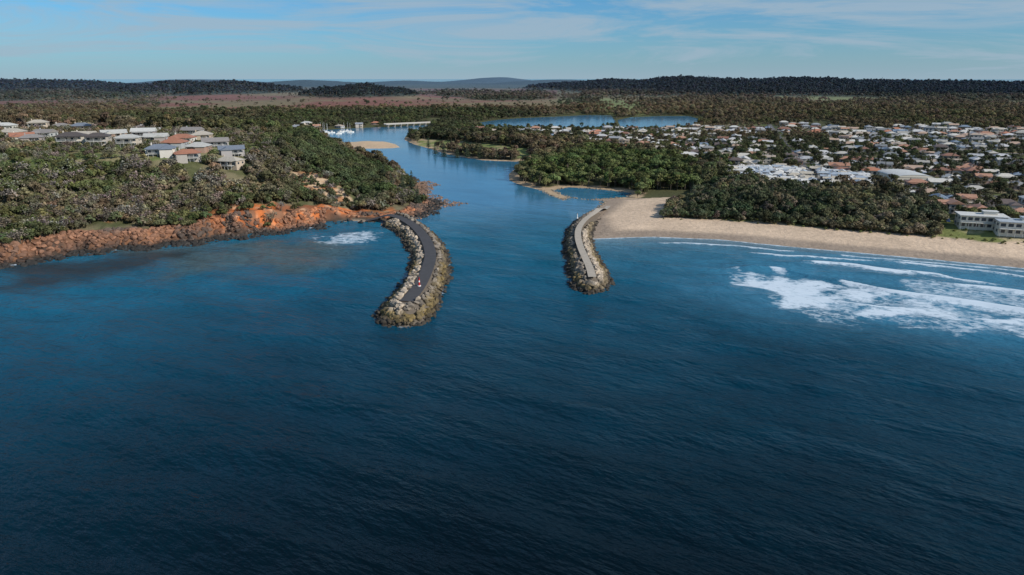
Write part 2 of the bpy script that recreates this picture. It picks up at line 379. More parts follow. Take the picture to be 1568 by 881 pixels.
sc3=N(nt,'ShaderNodeVectorMath',operation='SCALE'); nt.links.new(nn.outputs['Color'],sc3.inputs[0]); sc3.inputs['Scale'].default_value=6; nt.links.new(sc3.outputs[0],dist.inputs[1]); nt.links.new(dist.outputs[0],fn2.inputs['Vector'])
web=mth(nt,'SUBTRACT',.5,mth(nt,'MULTIPLY',fn2.outputs['Distance'],1.1))
k=mth(nt,'ADD',mth(nt,'MULTIPLY',fo,1.25),mth(nt,'ADD',mth(nt,'MULTIPLY',fn,2.2),mth(nt,'MULTIPLY',web,.7)))
k=mth(nt,'MULTIPLY',mth(nt,'SUBTRACT',k,2.02),1.7,clamp=True)
k=mth(nt,'MULTIPLY',k,mth(nt,'MULTIPLY',fo,4,clamp=True),clamp=True)
fb=N(nt,'ShaderNodeBsdfDiffuse'); fb.inputs['Color'].default_value=(.56,.65,.74,1)
mx=N(nt,'ShaderNodeMixShader'); nt.links.new(mth(nt,'MULTIPLY',k,.9),mx.inputs[0]); nt.links.new(b.outputs[0],mx.inputs[1]); nt.links.new(fb.outputs[0],mx.inputs[2])
nt.links.new(mx.outputs[0],nt.nodes['Material Output'].inputs['Surface'])
addobj('sea_water',me,[m])

# ---------------------------------------------------------------- materials
M_wall,nt,b=mat('house_wall')
oi=N(nt,'ShaderNodeObjectInfo'); cr=N(nt,'ShaderNodeValToRGB'); nt.links.new(oi.outputs['Random'],cr.inputs[0])
cr.color_ramp.elements[0].color=(.58,.52,.43,1); cr.color_ramp.elements[1].color=(.34,.20,.14,1)
for q,c in ((.3,(.62,.60,.56,1)),(.5,(.48,.38,.28,1)),(.75,(.36,.39,.42,1))):
    e=cr.color_ramp.elements.new(q); e.color=c
nz=noise(nt,.5,4,.6,pos(nt)); nt.links.new(mixc(nt,mth(nt,'MULTIPLY',nz,.35),cr.outputs[0],(.25,.22,.19),'MIX'),b.inputs['Base Color']); b.inputs['Roughness'].default_value=.85
M_roof,nt,b=mat('house_roof')
oi=N(nt,'ShaderNodeObjectInfo'); wv=N(nt,'ShaderNodeTexWave'); wv.inputs['Scale'].default_value=2.2; tc=N(nt,'ShaderNodeTexCoord'); nt.links.new(tc.outputs['Object'],wv.inputs[0])
nz=noise(nt,.7,5,.65,pos(nt))
ff=mth(nt,'ADD',mth(nt,'MULTIPLY',nz,.6),mth(nt,'ADD',.46,mth(nt,'MULTIPLY',wv.outputs['Fac'],.18)))
vm=N(nt,'ShaderNodeVectorMath',operation='SCALE'); nt.links.new(oi.outputs['Color'],vm.inputs[0]); nt.links.new(ff,vm.inputs['Scale']); nt.links.new(vm.outputs[0],b.inputs['Base Color']); b.inputs['Roughness'].default_value=.6
M_glass=simple('window_glass',(.035,.05,.065),.15,.3); M_glass.node_tree.nodes['Principled BSDF'].inputs['Specular IOR Level'].default_value=.5
M_trim=simple('white_trim',(.52,.52,.50),.6,.08)
M_asph=simple('asphalt',(.06,.06,.066),.9,.35,.4); M_road=simple('road_asphalt',(.12,.118,.12),.9,.25,.2); M_conc=simple('path_concrete',(.36,.32,.27),.85,.25,.5)
M_red=simple('red_paint',(.5,.02,.015),.5,.1); M_wht=simple('white_paint',(.75,.75,.73),.5,.06); M_dark=simple('dark_metal',(.05,.05,.055),.5,.2)
HM=[M_wall,M_roof,M_glass,M_trim]
# ---------------------------------------------------------------- occupancy raster
OX,OY,OR=-700,200,2.0; occ=np.zeros((1100,800),bool)
def mark(cx,cy,rad):
    i0=int((cx-rad-OX)/OR);i1=int((cx+rad-OX)/OR)+1;j0=int((cy-rad-OY)/OR);j1=int((cy+rad-OY)/OR)+1
    i0=max(i0,0);j0=max(j0,0);i1=min(i1,occ.shape[0]-1);j1=min(j1,occ.shape[1]-1)
    if i1<=i0 or j1<=j0: return
    I,J=np.meshgrid(np.arange(i0,i1+1),np.arange(j0,j1+1),indexing='ij')
    occ[I,J]|=((I*OR+OX-cx)**2+(J*OR+OY-cy)**2<rad*rad)
def isocc(P):
    i=((P[:,0]-OX)/OR).astype(int); j=((P[:,1]-OY)/OR).astype(int)
    ok=(i>=0)&(j>=0)&(i<occ.shape[0])&(j<occ.shape[1]); o=np.zeros(len(P),bool); o[ok]=occ[i[ok],j[ok]]; return o
# ---------------------------------------------------------------- houses
def house(w,d,st,hip,wing,seed,deck=False):
    R=random.Random(seed); b=B(); hh=2.7*st+.3
    b.box(0,0,-2.5,w,d,hh+2.5,0); b.roof(0,0,hh+.02,w+1.1,d+1.1,min(w,d)*.24,1,hip)
    if wing:
        ww,wd=w*.42,d*.55; cx=w*.22*R.choice((-1,1)); cy=-d/2-wd/2+.6
        b.box(cx,cy,-2.5,ww,wd+.6,hh+2.42,0); b.roof(cx,cy+.6,hh-.03,ww+1.0,wd+3.0,ww*.25,1,hip)
    for s in range(st):
        z=s*2.75+.95
        n=max(2,int(w/3.6))
        for i in range(n):
            xx=-w/2+(i+.5)*w/n
            for sy in (-1,1):
                big=(R.random()<.4); ww=2.2 if big else 1.5
                b.box(xx,sy*(d/2+.02),z-(.7 if big else 0),ww,.08,1.9 if big else 1.25,2)
                b.box(xx,sy*(d/2+.03),z+1.28,ww+.3,.12,.1,3)
        for sx in (-1,1):
            for yy in (-d/4,d/4): b.box(sx*(w/2+.02),yy,z,.08,1.5,1.2,2)
    b.box(w*.05,-d/2-.04,0,1.0,.1,2.1,3)
    if deck or st==2:
        zz=2.75 if st==2 else .4
        b.box(0,-d/2-1.6,zz-.2,w*.8,3.1,.18,3)
        for i in range(6):
            b.box(-w*.39+i*w*.156,-d/2-3.0,-2,.14,.14,zz+1.75+ (2.2 if i%2==0 else 0),3)
        b.box(0,-d/2-3.08,zz+.85,w*.8,.07,.09,3); b.box(0,-d/2-3.08,zz+.4,w*.8,.05,.06,3)
        b.box(0,-d/2-1.7,zz+2.6,w*.84,3.3,.12,1)
    b.box(-w*.3,d*.1,hh+min(w,d)*.12,.7,.7,min(w,d)*.12+.9,0)
    return b
HV=[house(15,9.5,1,True,True,1).mesh('suburban_house_a',HM),house(17,10,1,False,True,2).mesh('suburban_house_b',HM),house(13,10,1,True,False,3).mesh('suburban_house_c',HM),
    house(14,9,2,True,False,4).mesh('suburban_house_d',HM),house(18,11,1,True,True,5).mesh('suburban_house_e',HM),house(12,8,2,False,True,6).mesh('suburban_house_f',HM)]
CV=[house(9,5,1,False,False,7,True).mesh('holiday_cabin_a',HM),house(8,4,1,False,False,8).mesh('holiday_cabin_b',HM),house(10,6,1,True,False,9).mesh('holiday_cabin_c',HM)]
RC=[(.52,.52,.50),(.60,.58,.54),(.42,.43,.45),(.52,.47,.40),(.46,.20,.12),(.26,.13,.09),(.20,.21,.22),(.31,.33,.36),(.13,.10,.09),(.19,.25,.33),(.46,.33,.25),(.54,.54,.54),(.41,.34,.28),(.60,.60,.58),(.47,.45,.41),(.40,.21,.14),(.28,.28,.28),(.54,.54,.56),(.58,.55,.49),(.37,.36,.33),(.44,.24,.16)]
def rc(): 
    c=random.choice(RC); return (*c,1)
headrows=[(20,207,0.1),(70,209,-.1),(112,221,0),(152,222,.1),(198,224,.05),(222,213,.1),(247,234,.2),(288,240,.25),(322,245,.1),(352,250,-.35),(268,225,.2),(240,215,.1),(60,197,.1),(95,198,-.1),(135,201,.1),(165,204,0),(10,197,.1),(190,203,0),(305,230,.2),(280,217,.1),(330,222,0),(310,212,.1),(215,199,0),(175,210,.1),(125,194,0),(35,215,.1),(80,192,0),(250,204,.1),(50,217,.1),(355,236,0),(340,213,.1),(210,233,0),(90,216,.1),(130,212,.05),(295,205,0)]
Hrc=[(.09,.075,.07),(.26,.24,.23),(.46,.46,.44),(.44,.40,.34),(.17,.20,.25),(.36,.16,.10),(.54,.54,.52)]
hi=[3,1,0,0,2,6,4,5,3,3,5,2,3,1,1,5,6,4,2,5,1,3,1,2,4,5,6,2,1,4,0,3,0,3,1]
placed=[]
for i,(px,py,a) in enumerate(headrows):
    best=None
    for z0 in np.arange(30,41,.5):
        xy=S(px,py,z0); z=H1(*xy)
        if best is None or abs(z+.5-z0)<best[0]: best=(abs(z+.5-z0),xy,z)
    e_,xy,z=best
    if e_>2.5 or z<26: continue
    if any(math.dist(xy,q)<17 for q in placed): continue
    placed.append(xy)
    st=2 if i in(2,3,5,12,14,8,4) else 1
    R=random.Random(i); b=house(R.uniform(13,17),R.uniform(8,10),st,R.random()<.7,R.random()<.6 and st==1,30+i,True)
    b.parts('headland_house',HM,['walls','roof','windows','trim'],(xy[0],xy[1],z+.4),a-xy[0]/1400+R.choice((0,0,.3,-.2)),(*Hrc[hi[i]],1))
    dn=math.hypot(*xy)
    for t,rd in ((0,10),(10,9),(19,7)): mark(xy[0]*(1-t/dn),xy[1]*(1-t/dn),rd)
ang=math.radians(-17); ca,sa=math.cos(ang),math.sin(ang)
def tow(u,v): return (200+u*ca-v*sa, 420+u*sa+v*ca)
def clip_line(p,q,poly,step=7,marg=0):
    n=int(math.dist(p,q)/step); L=np.array([(p[0]+(q[0]-p[0])*i/n,p[1]+(q[1]-p[1])*i/n) for i in range(n+1)])
    k=(sdf(poly,L)>marg)&(land_sd(L)>12); runs=[];cur=[]
    for i in range(len(L)):
        if k[i]: cur.append(tuple(L[i]))
        else:
            if len(cur)>4: runs.append(cur)
            cur=[]
    if len(cur)>4: runs.append(cur)
    return runs
def zroad(o): return lambda q: height(np.asarray(q))+o
# parked car
def car():
    b=B(); 
    def loft(prof,hw,m):
        n=len(prof)
        for s in (-1,1): b.quad([(p_[0],s*hw,p_[1]) for p_ in (prof if s<0 else prof[::-1])],m)
        for i in range(n): q=prof[i];w_=prof[(i+1)%n]; b.quad([(q[0],-hw,q[1]),(q[0],hw,q[1]),(w_[0],hw,w_[1]),(w_[0],-hw,w_[1])],m)
    loft([(-2.2,.3),(2.2,.3),(2.25,.75),(1.2,.95),(-2.1,1.0)],.9,0); loft([(-1.9,1.0),(1.1,.96),(.4,1.42),(-1.5,1.42)],.78,1); b.box(-.55,0,1.43,1.9,1.45,.06,0)
    for sx in (-1.35,1.35):
        for sy in (-.86,.86):
            n=len(b.v)
            for q in (-.1,.1):
                for i in range(10): a=i*math.pi/5; b.v.append((sx+.33*math.cos(a),sy+q,.33+.33*math.sin(a)))
            for i in range(10): j=(i+1)%10; b.f.append((n+i,n+j,n+10+j,n+10+i)); b.m.append(2)
            b.f.append(tuple(n+i for i in range(10))); b.m.append(2); b.f.append(tuple(n+19-i for i in range(10))); b.m.append(2)
    return b.mesh('parked_car',[M_car,M_glass,M_dark])
M_car,nt,b=mat('car_paint'); oi=N(nt,'ShaderNodeObjectInfo'); nt.links.new(oi.outputs['Color'],b.inputs['Base Color']); b.inputs['Roughness'].default_value=.3
CAR=car()
def putcar(x_,y_,rz): o=addobj('parked_car',CAR,loc=(x_,y_,H1(x_,y_)+.32),rz=rz); o.color=(*random.choice([(.7,.7,.7),(.6,.6,.62),(.08,.08,.09),(.35,.03,.03),(.05,.1,.3),(.3,.31,.33)]),1)
cara=SP([(1105,262),(1200,258),(1345,276),(1360,302),(1240,298),(1110,284)],4)
hp=[]
for v in range(-160,1250,56):
    for run in clip_line(tow(-400,v),tow(1100,v),TOWN):
        ribbon('road',run,6.5,M_road,zroad(.28))
        for q in run: mark(q[0],q[1],4.5)
        if run[0][1]<800:
            for q in run[2:-2]:
                if random.random()<.13: putcar(q[0]-sa*2.6,q[1]+ca*2.6,ang)
        L=np.array(run); ln=(len(run)-1)*7; t=8
        while t<ln-6:
            i=t/7; q=L[int(i)]
            for s in (-1,1):
                off=s*(14.5+random.uniform(-1.5,1.5)); hp.append((q[0]-sa*off*1,q[1]+ca*off,ang+(0 if s>0 else math.pi)))
            t+=random.uniform(15.5,20)
for u in range(-380,1100,190):
    for run in clip_line(tow(u,-200),tow(u,1250),TOWN):
        ribbon('road',run,7,M_road,zroad(.33))
        for q in run: mark(q[0],q[1],5)
cnt=0
hpa=np.array([(a,b) for a,b,_ in hp]); inC=sdf(cara,hpa)>-6; inB=sdf(BELT,hpa)>-8; sdl=land_sd(hpa); hz=height(hpa,sdl)
park=fbm(hpa[:,0],hpa[:,1],130,3)
hallxy=S(1384,279,4)
for i,(a,b_,rz) in enumerate(hp):
    if inC[i] or inB[i] or sdl[i]<62 or isocc(np.array([(a,b_)]))[0] or random.random()<.09 or park[i]>.65: continue
    if math.hypot(a-hallxy[0],b_-hallxy[1])<28: continue
    o=addobj('suburban_house',random.choice(HV),loc=(a,b_,hz[i]+.25),rz=rz+random.choice((0,0,0,math.pi/2))+random.uniform(-.05,.05)); s=random.uniform(.8,1.0); o.scale=(s,s,s)
    o.color=rc(); mark(a,b_,7.5); cnt+=1
cb=np.array(cara)
for i in range(1100):
    a=random.uniform(cb[:,0].min(),cb[:,0].max()); b_=random.uniform(cb[:,1].min(),cb[:,1].max()); q=np.array([(a,b_)])
    if sdf(cara,q)[0]<2 or isocc(q)[0] or sdf(BELT,q)[0]>-5 or math.hypot(a-hallxy[0],b_-hallxy[1])<28: continue
    o=addobj('holiday_cabin',random.choice(CV),loc=(a,b_,H1(a,b_)+.2),rz=ang+random.choice((0,math.pi/2))+random.uniform(-.1,.1)); o.color=(*random.choice([(.6,.6,.6),(.5,.53,.56),(.64,.63,.6),(.38,.44,.5),(.5,.45,.37),(.34,.4,.48)]),1); mark(a,b_,5.5)
for px,py in [(706,205),(718,202),(735,203),(760,205),(795,205),(808,206),(820,203),(835,205),(850,206),(865,205),(870,200),(850,199),(455,195),(470,192),(485,195),(520,193),(550,192),(575,189),(770,203),(455,251),(900,208),(915,206),(930,202),(1048,248),(820,211),(845,213),(875,212)]:
    xy=S(px,py,4)
    if land_sd(np.array([xy]))[0]<6: continue
    o=addobj('suburban_house',random.choice(HV),loc=(*xy,H1(*xy)+.2),rz=random.uniform(-.5,.5)); o.color=rc()
    for t,rd in ((0,13),(14,11),(28,10),(42,9),(56,8)): mark(xy[0],xy[1]-t,rd)
def surfclub(w,d,st):
    b=B(); b.box(0,0,-1,w,d,1+3.2*st,0); b.box(0,-.4,3.2*st+.02,w+1.4,d+1.8,.35,1); b.box(w*.18,1,3.2*st+.37,w*.3,d*.4,1.6,0); b.box(w*.18,1,3.2*st+1.99,w*.34,d*.46,.18,1)
    for s in range(st):
        n=int(w/3)
        for i in range(n): b.box(-w/2+(i+.5)*w/n,-d/2-.02,s*3.2+.8,w/n*.68,.1,1.6,2)
        for yy in (-d/4,d/4):
            for sx in (-1,1): b.box(sx*(w/2+.02),yy,s*3.2+.9,.1,2,1.3,2)
    b.box(0,-d/2-1.1,3.0,w,2.1,.16,3); b.box(0,-d/2-2.1,4.0,w,.08,.1,3)
    for i in range(7): b.box(-w*.49+i*w*.163,-d/2-2.1,-.8,.16,.16,4.85,3)
    return b
M_cw=simple('rendered_wall',(.62,.58,.50),.8,.08)
for (px,py,w,d,st,a,c) in [(1499,349,21,10,2,-.08,(.62,.62,.60,1)),(1558,357,20,10,2,-.08,(.40,.45,.50,1))]:
    xy=S(px,py,4.5); surfclub(w,d,st).parts('surf_club',[M_cw,M_roof,M_glass,M_trim],['walls','roof','windows','balcony'],(*xy,H1(*xy)+.3),a-.25,c); mark(xy[0],xy[1],15); mark(xy[0],xy[1]-10,12)
for px in range(1450,1570,13): putcar(*S(px,341+(px-1450)*.06,4.5),1.2+random.uniform(-.1,.1))
b=B(); W,D=26,34
b.box(0,0,-1,W,D,5.5,0)
k=12
for i in range(k):
    a0=math.pi*i/k;a1=math.pi*(i+1)/k
    p0=(-math.cos(a0)*(W/2+.6),4.52+math.sin(a0)*2.0);p1=(-math.cos(a1)*(W/2+.6),4.52+math.sin(a1)*2.0)
    b.quad([(p0[0],-D/2-.5,p0[1]),(p0[0],D/2+.5,p0[1]),(p1[0],D/2+.5,p1[1]),(p1[0],-D/2-.5,p1[1])],1)
b.quad([(-math.cos(math.pi*i/k)*(W/2+.5),-D/2-.3,4.52+math.sin(math.pi*i/k)*1.9) for i in range(k+1)],0)
for i in range(6): b.box(-W*.42+i*W*.168,-D/2-.02,.6,3,.1,2.4,2)
xy=hallxy; b.parts('community_hall',[M_cw,M_roof,M_glass],['walls','roof','windows'],(*xy,H1(*xy)+.2),-.1,(.56,.57,.56,1)); 
for dy in (-30,-20,-10,0,10): mark(xy[0],xy[1]+dy,15)

# ---------------------------------------------------------------- vegetation prototypes
def leafmat(name):
    m,nt,b=mat(name)
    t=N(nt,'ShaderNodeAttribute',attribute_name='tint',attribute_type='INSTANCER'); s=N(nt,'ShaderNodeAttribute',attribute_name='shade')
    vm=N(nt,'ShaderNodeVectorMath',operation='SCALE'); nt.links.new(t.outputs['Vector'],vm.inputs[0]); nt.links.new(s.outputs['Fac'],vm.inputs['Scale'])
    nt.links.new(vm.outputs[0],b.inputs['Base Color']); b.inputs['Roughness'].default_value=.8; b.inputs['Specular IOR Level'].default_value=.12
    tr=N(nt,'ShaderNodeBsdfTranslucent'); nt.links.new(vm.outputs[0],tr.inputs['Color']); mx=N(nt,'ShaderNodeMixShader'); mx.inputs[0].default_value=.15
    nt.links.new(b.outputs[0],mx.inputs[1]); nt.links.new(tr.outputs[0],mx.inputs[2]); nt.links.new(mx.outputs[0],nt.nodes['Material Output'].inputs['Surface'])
    return m
M_leaf=leafmat('foliage'); M_bark=simple('bark',(.13,.11,.085),.9,.3,2)
def limb(V,F,MI,SH,p,q,r0,r1,k=5):
    p=Vector(p);q=Vector(q); d=(q-p).normalized(); a=d.orthogonal().normalized(); c=d.cross(a); n=len(V)
    for (o,rad) in ((p,r0),(q,r1)):
        for i in range(k):
            t=2*math.pi*i/k; V.append(tuple(o+a*math.cos(t)*rad+c*math.sin(t)*rad)); SH.append(1)
    for i in range(k): F.append((n+i,n+(i+1)%k,n+k+(i+1)%k,n+k+i)); MI.append(1)
def leaf(V,F,MI,SH,c,nrm,s,sh):
    nrm=nrm.normalized(); a=nrm.orthogonal().normalized(); b=nrm.cross(a); t=random.uniform(0,6.28); a,b=a*math.cos(t)+b*math.sin(t),b*math.cos(t)-a*math.sin(t)
    n=len(V); k=random.uniform(.7,1)
    for u,v in ((-1,-.3),(0,-1),(1,.1),(.1,1)): V.append(tuple(c+a*u*s+b*v*s*k)); SH.append(sh)
    F.append((n,n+1,n+2,n+3)); MI.append(0)
def fin(name,V,F,MI,SH):
    me=bpy.data.meshes.new(name); me.from_pydata(V,[],F); me.materials.append(M_leaf); me.materials.append(M_bark); me.polygons.foreach_set('material_index',MI); vflt(me,'shade',SH); me.update()
    return me
def tree(name,seed,Ht,Wd,base,nb,nl,ls):
    random.seed(seed); V,F,MI,SH=[],[],[],[]
    limb(V,F,MI,SH,(0,0,-1),(.2,.1,Ht*.6),Ht*.03,Ht*.015)
    for i in range(nb):
        a=i*2.4+random.uniform(-.4,.4); rad=Wd*.5*math.sqrt((i+.5)/nb)*.74; z=base+(Ht-base)*(.80-.5*(rad/(Wd*.5))**1.6+random.uniform(-.12,.08))
        c=Vector((rad*math.cos(a),rad*math.sin(a),z)); cr=Wd*random.uniform(.17,.25)
        limb(V,F,MI,SH,(0,0,base*.7+.15*z),c,Ht*.012,Ht*.004,4)
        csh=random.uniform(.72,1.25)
        for j in range(nl):
            d=Vector((random.gauss(0,1),random.gauss(0,1),random.gauss(.35,.9))).normalized()
            q=c+Vector((d.x*cr,d.y*cr,d.z*cr*.7))*random.uniform(.75,1.05)
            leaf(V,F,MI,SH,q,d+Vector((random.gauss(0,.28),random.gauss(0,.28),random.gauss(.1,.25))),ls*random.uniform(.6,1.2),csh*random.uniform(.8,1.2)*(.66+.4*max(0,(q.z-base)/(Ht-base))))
    return fin(name,V,F,MI,SH)
def pine(name,seed,Ht,Wd):
    random.seed(seed); V,F,MI,SH=[],[],[],[]
    limb(V,F,MI,SH,(0,0,-1),(0,0,Ht*.97),Ht*.02,.05)
    nt_=17
    for i in range(nt_):
        t=i/(nt_-1); z=Ht*(.10+.87*t); L=Wd*.5*(1-t)**.8*(.85+.3*random.random())+.3
        n=max(5,int(9-4*t)); o=random.random()*6
        for k in range(n):
            a=o+6.283*k/n+random.uniform(-.15,.15); d=Vector((math.cos(a),math.sin(a),.22)); l=L*random.uniform(.8,1.1)
            limb(V,F,MI,SH,(0,0,z),Vector((0,0,z))+d*l,.06,.02,3)
            m=max(3,int(l/.42))
            for j in range(m):
                q=Vector((0,0,z))+d*(l*(j+.7)/m)+Vector((random.gauss(0,.12),random.gauss(0,.12),random.gauss(.05,.1)))
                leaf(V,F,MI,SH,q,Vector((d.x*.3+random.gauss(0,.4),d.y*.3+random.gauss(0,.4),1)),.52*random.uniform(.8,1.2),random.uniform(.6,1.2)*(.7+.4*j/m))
    return fin(name,V,F,MI,SH)
def twiggy(name,seed):
    random.seed(seed); V,F,MI,SH=[],[],[],[]
    for i in range(9):
        a=random.uniform(0,6.28); e=random.uniform(.4,1); q=(math.cos(a)*2.2*e,math.sin(a)*2.2*e,random.uniform(2.5,4.6)); limb(V,F,MI,SH,(0,0,-.5),q,.12,.05,4)
        for j in range(4):
            limb(V,F,MI,SH,q,(q[0]+random.gauss(0,.8),q[1]+random.gauss(0,.8),q[2]+random.uniform(.2,1)),.05,.02,3)
        for j in range(14):
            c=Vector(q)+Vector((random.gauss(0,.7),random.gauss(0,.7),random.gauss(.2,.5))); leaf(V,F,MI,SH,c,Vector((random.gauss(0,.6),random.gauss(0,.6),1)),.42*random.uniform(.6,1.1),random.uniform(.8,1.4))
    return fin(name,V,F,MI,SH)
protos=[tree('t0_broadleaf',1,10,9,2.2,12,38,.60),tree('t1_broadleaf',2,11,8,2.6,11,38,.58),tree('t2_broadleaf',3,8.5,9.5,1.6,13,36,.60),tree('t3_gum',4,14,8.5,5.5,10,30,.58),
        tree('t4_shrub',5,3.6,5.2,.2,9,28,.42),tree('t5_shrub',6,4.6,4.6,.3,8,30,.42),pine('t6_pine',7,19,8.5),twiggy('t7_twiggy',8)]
pc=bpy.data.collections.new('vegetation_kinds')
for i,me in enumerate(protos): pc.objects.link(bpy.data.objects.new(me.name,me))
def rockmesh(name,seed):
    import bmesh
    r_=random.Random(seed); bm=bmesh.new(); bmesh.ops.create_icosphere(bm,subdivisions=2,radius=1)
    ds=[(Vector((r_.gauss(0,1),r_.gauss(0,1),r_.gauss(0,1))).normalized(),r_.uniform(.55,.85)) for _ in range(9)]
    for v in bm.verts:
        for d,k in ds:
            t=v.co.dot(d)
            if t>k: v.co-=d*(t-k)
        v.co*=r_.uniform(.95,1.05)
    for v in bm.verts: v.co.x*=1.2; v.co.z*=.8
    me=bpy.data.meshes.new(name); bm.to_mesh(me); bm.free(); return me
m,nt,b=mat('rock'); t=N(nt,'ShaderNodeAttribute',attribute_name='tint',attribute_type='INSTANCER'); f=mth(nt,'ADD',.55,mth(nt,'MULTIPLY',noise(nt,1.3,5,.7,pos(nt)),.9))
vm=N(nt,'ShaderNodeVectorMath',operation='SCALE'); nt.links.new(t.outputs['Vector'],vm.inputs[0]); nt.links.new(f,vm.inputs['Scale']); nt.links.new(vm.outputs[0],b.inputs['Base Color']); b.inputs['Roughness'].default_value=.8
rc_=bpy.data.collections.new('boulder_kinds')
for i in range(5):
    me=rockmesh('b%d_boulder'%i,i+3); me.materials.append(m); rc_.objects.link(bpy.data.objects.new(me.name,me))
def gn(coll):
    g=bpy.data.node_groups.new('scatter_'+coll.name,'GeometryNodeTree')
    g.interface.new_socket('Geometry',in_out='INPUT',socket_type='NodeSocketGeometry'); g.interface.new_socket('Geometry',in_out='OUTPUT',socket_type='NodeSocketGeometry')
    gi=g.nodes.new('NodeGroupInput'); go=g.nodes.new('NodeGroupOutput'); ip=g.nodes.new('GeometryNodeInstanceOnPoints'); ci=g.nodes.new('GeometryNodeCollectionInfo')
    ci.inputs['Collection'].default_value=coll; ci.inputs['Separate Children'].default_value=True; ci.inputs['Reset Children'].default_value=True; ip.inputs['Pick Instance'].default_value=True
    def na(n,t):
        a=g.nodes.new('GeometryNodeInputNamedAttribute'); a.data_type=t; a.inputs[0].default_value=n; return a.outputs[0]
    er=g.nodes.new('FunctionNodeEulerToRotation'); g.links.new(na('rot','FLOAT_VECTOR'),er.inputs[0]); g.links.new(er.outputs[0],ip.inputs['Rotation'])
    g.links.new(na('scl','FLOAT_VECTOR'),ip.inputs['Scale']); g.links.new(na('kind','INT'),ip.inputs['Instance Index'])
    mp_=g.nodes.new('GeometryNodeMeshToPoints'); g.links.new(gi.outputs[0],mp_.inputs[0]); g.links.new(mp_.outputs[0],ip.inputs['Points']); g.links.new(ci.outputs[0],ip.inputs['Instance']); g.links.new(ip.outputs[0],go.inputs[0])
    return g
GV=gn(pc); GR=gn(rc_)
def scatter(name,pts,kind,scl,rot,tint,g,parent=None):
    me=bpy.data.meshes.new(name); n=len(pts); me.vertices.add(n); me.vertices.foreach_set('co',np.asarray(pts,np.float32).ravel())
    a=me.attributes.new('scl','FLOAT_VECTOR','POINT'); a.data.foreach_set('vector',np.asarray(scl,np.float32).ravel())
    a=me.attributes.new('rot','FLOAT_VECTOR','POINT'); a.data.foreach_set('vector',np.asarray(rot,np.float32).ravel())
    a=me.attributes.new('kind','INT','POINT'); a.data.foreach_set('value',np.asarray(kind,np.int32))
    a=me.attributes.new('tint','FLOAT_VECTOR','POINT'); a.data.foreach_set('vector',np.asarray(tint,np.float32).ravel())
    o=addobj(name,me,parent=parent); md=o.modifiers.new('scatter','NODES'); md.node_group=g; return o
def vegput(name,P,z,kind,s,tint,g=1.0):
    n=len(P); sv=s[:,None]*np.stack([rng.uniform(.85,1.15,n),rng.uniform(.85,1.15,n),rng.uniform(.8,1.2,n)],1)
    rot=np.stack([rng.normal(0,.05,n),rng.normal(0,.05,n),rng.uniform(0,6.28,n)],1)
    tint=g*tint*np.array([1.0,.90,1.04])*rng.uniform(.55,1.35,(n,1))*rng.uniform(.88,1.12,(n,3))
    scatter(name,np.column_stack([P,z]),kind,sv,rot,tint,GV)
# headland scrub
n=27000; P=np.column_stack([rng.uniform(-560,-42,n),rng.uniform(290,600,n)])
sd=land_sd(P); z=height(P,sd); nn_=fbm(P[:,0],P[:,1],35,4); nb=fbm(P[:,0]+500,P[:,1],18,3)
img_x=784+FL*P[:,0]/P[:,1]
plat=(z>31.5)&(P[:,0]<-140)
keep=(sd>14+(nn_-.45)*38)&~isocc(P)&((sdf(QUARRY,P)<0)|(rng.random(n)<.30))&(rng.random(n)<np.clip(.4+1.6*nb,0,1)*np.where(plat,.26,1))
keep&=~((sd<25)&(img_x>310)&(img_x<545)&(rng.random(n)<.85))
P,sd,z,nn_,nb,img_x,plat=P[keep],sd[keep],z[keep],nn_[keep],nb[keep],img_x[keep],plat[keep]; n=len(P)
tr=ss((img_x-390)/90)*ss((sd-22)/10)
qn=sdf(QUARRY,P)>-6
u=rng.random(n)
kind=np.where((u<tr*.8)&~qn,rng.choice([0,1,2,2,0],n),np.where(rng.random(n)<.20*np.clip(nb*2,0,1),7,rng.choice([4,5,4,5,4],n)))
s=np.where(kind<4,rng.uniform(.55,1.0,n),rng.uniform(.75,1.45,n))
big=(kind>=4)&(rng.random(n)<.08)&(z<28)&~qn; kind=np.where(big,2,kind); s=np.where(big,rng.uniform(.45,.7,n),s); s=np.where((plat&(kind!=2))|qn,s*.75,s)
T=lerp(C(.095,.112,.042)+0*P[:,:1],C(.17,.155,.085),ss((nn_-.40)/.2)); T=lerp(T,C(.055,.085,.032)+0*P[:,:1],np.maximum(tr*.85,ss((rng.random(n)-.66)/.1)*.6)); T=np.where((kind==7)[:,None],C(.17,.165,.12),T)
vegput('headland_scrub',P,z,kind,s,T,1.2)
def forest(N_,r0,r1,al):
    u=rng.random(N_); k=2-al
    r=(r0**k+u*(r1**k-r0**k))**(1/k); a=rng.uniform(math.radians(-46),math.radians(46),N_); return np.column_stack([r*np.sin(a),r*np.cos(a)])
P=np.concatenate([forest(31000,380,1000,0),forest(130000,1000,5200,1.3)])
sd=land_sd(P); x,y=P[:,0],P[:,1]; r=np.hypot(x,y); n=len(P)
t_in=sdf(TOWN,P); b_in=sdf(BELT,P); mf=marsh_f(x,y); g2_=fbm(x,y,70,3); hl=hillf(x,y)
grs=ss((fbm(x,y*.6,300,3)-.6)/.06)*ss((r-1500)/200)*(1-ss((r-2700)/300))*ss((x-100)/200)
keep=(sd>np.where((y<470)&(x>30),62,7))&~((x<-42)&(y<600))&~isocc(P)&(sdf(BANK,P)<-5)
keep&=(b_in<-2)&(rng.random(n)>mf*.97)&(rng.random(n)>grs*.95)&(sdf(SPITGRASS,P)<0)&(sdf(cara,P)<0)
dens=np.where(t_in>0,.42+.45*ss((fbm(x,y,110,3)-.5)/.12),np.where(r<1000,.9,1)); 
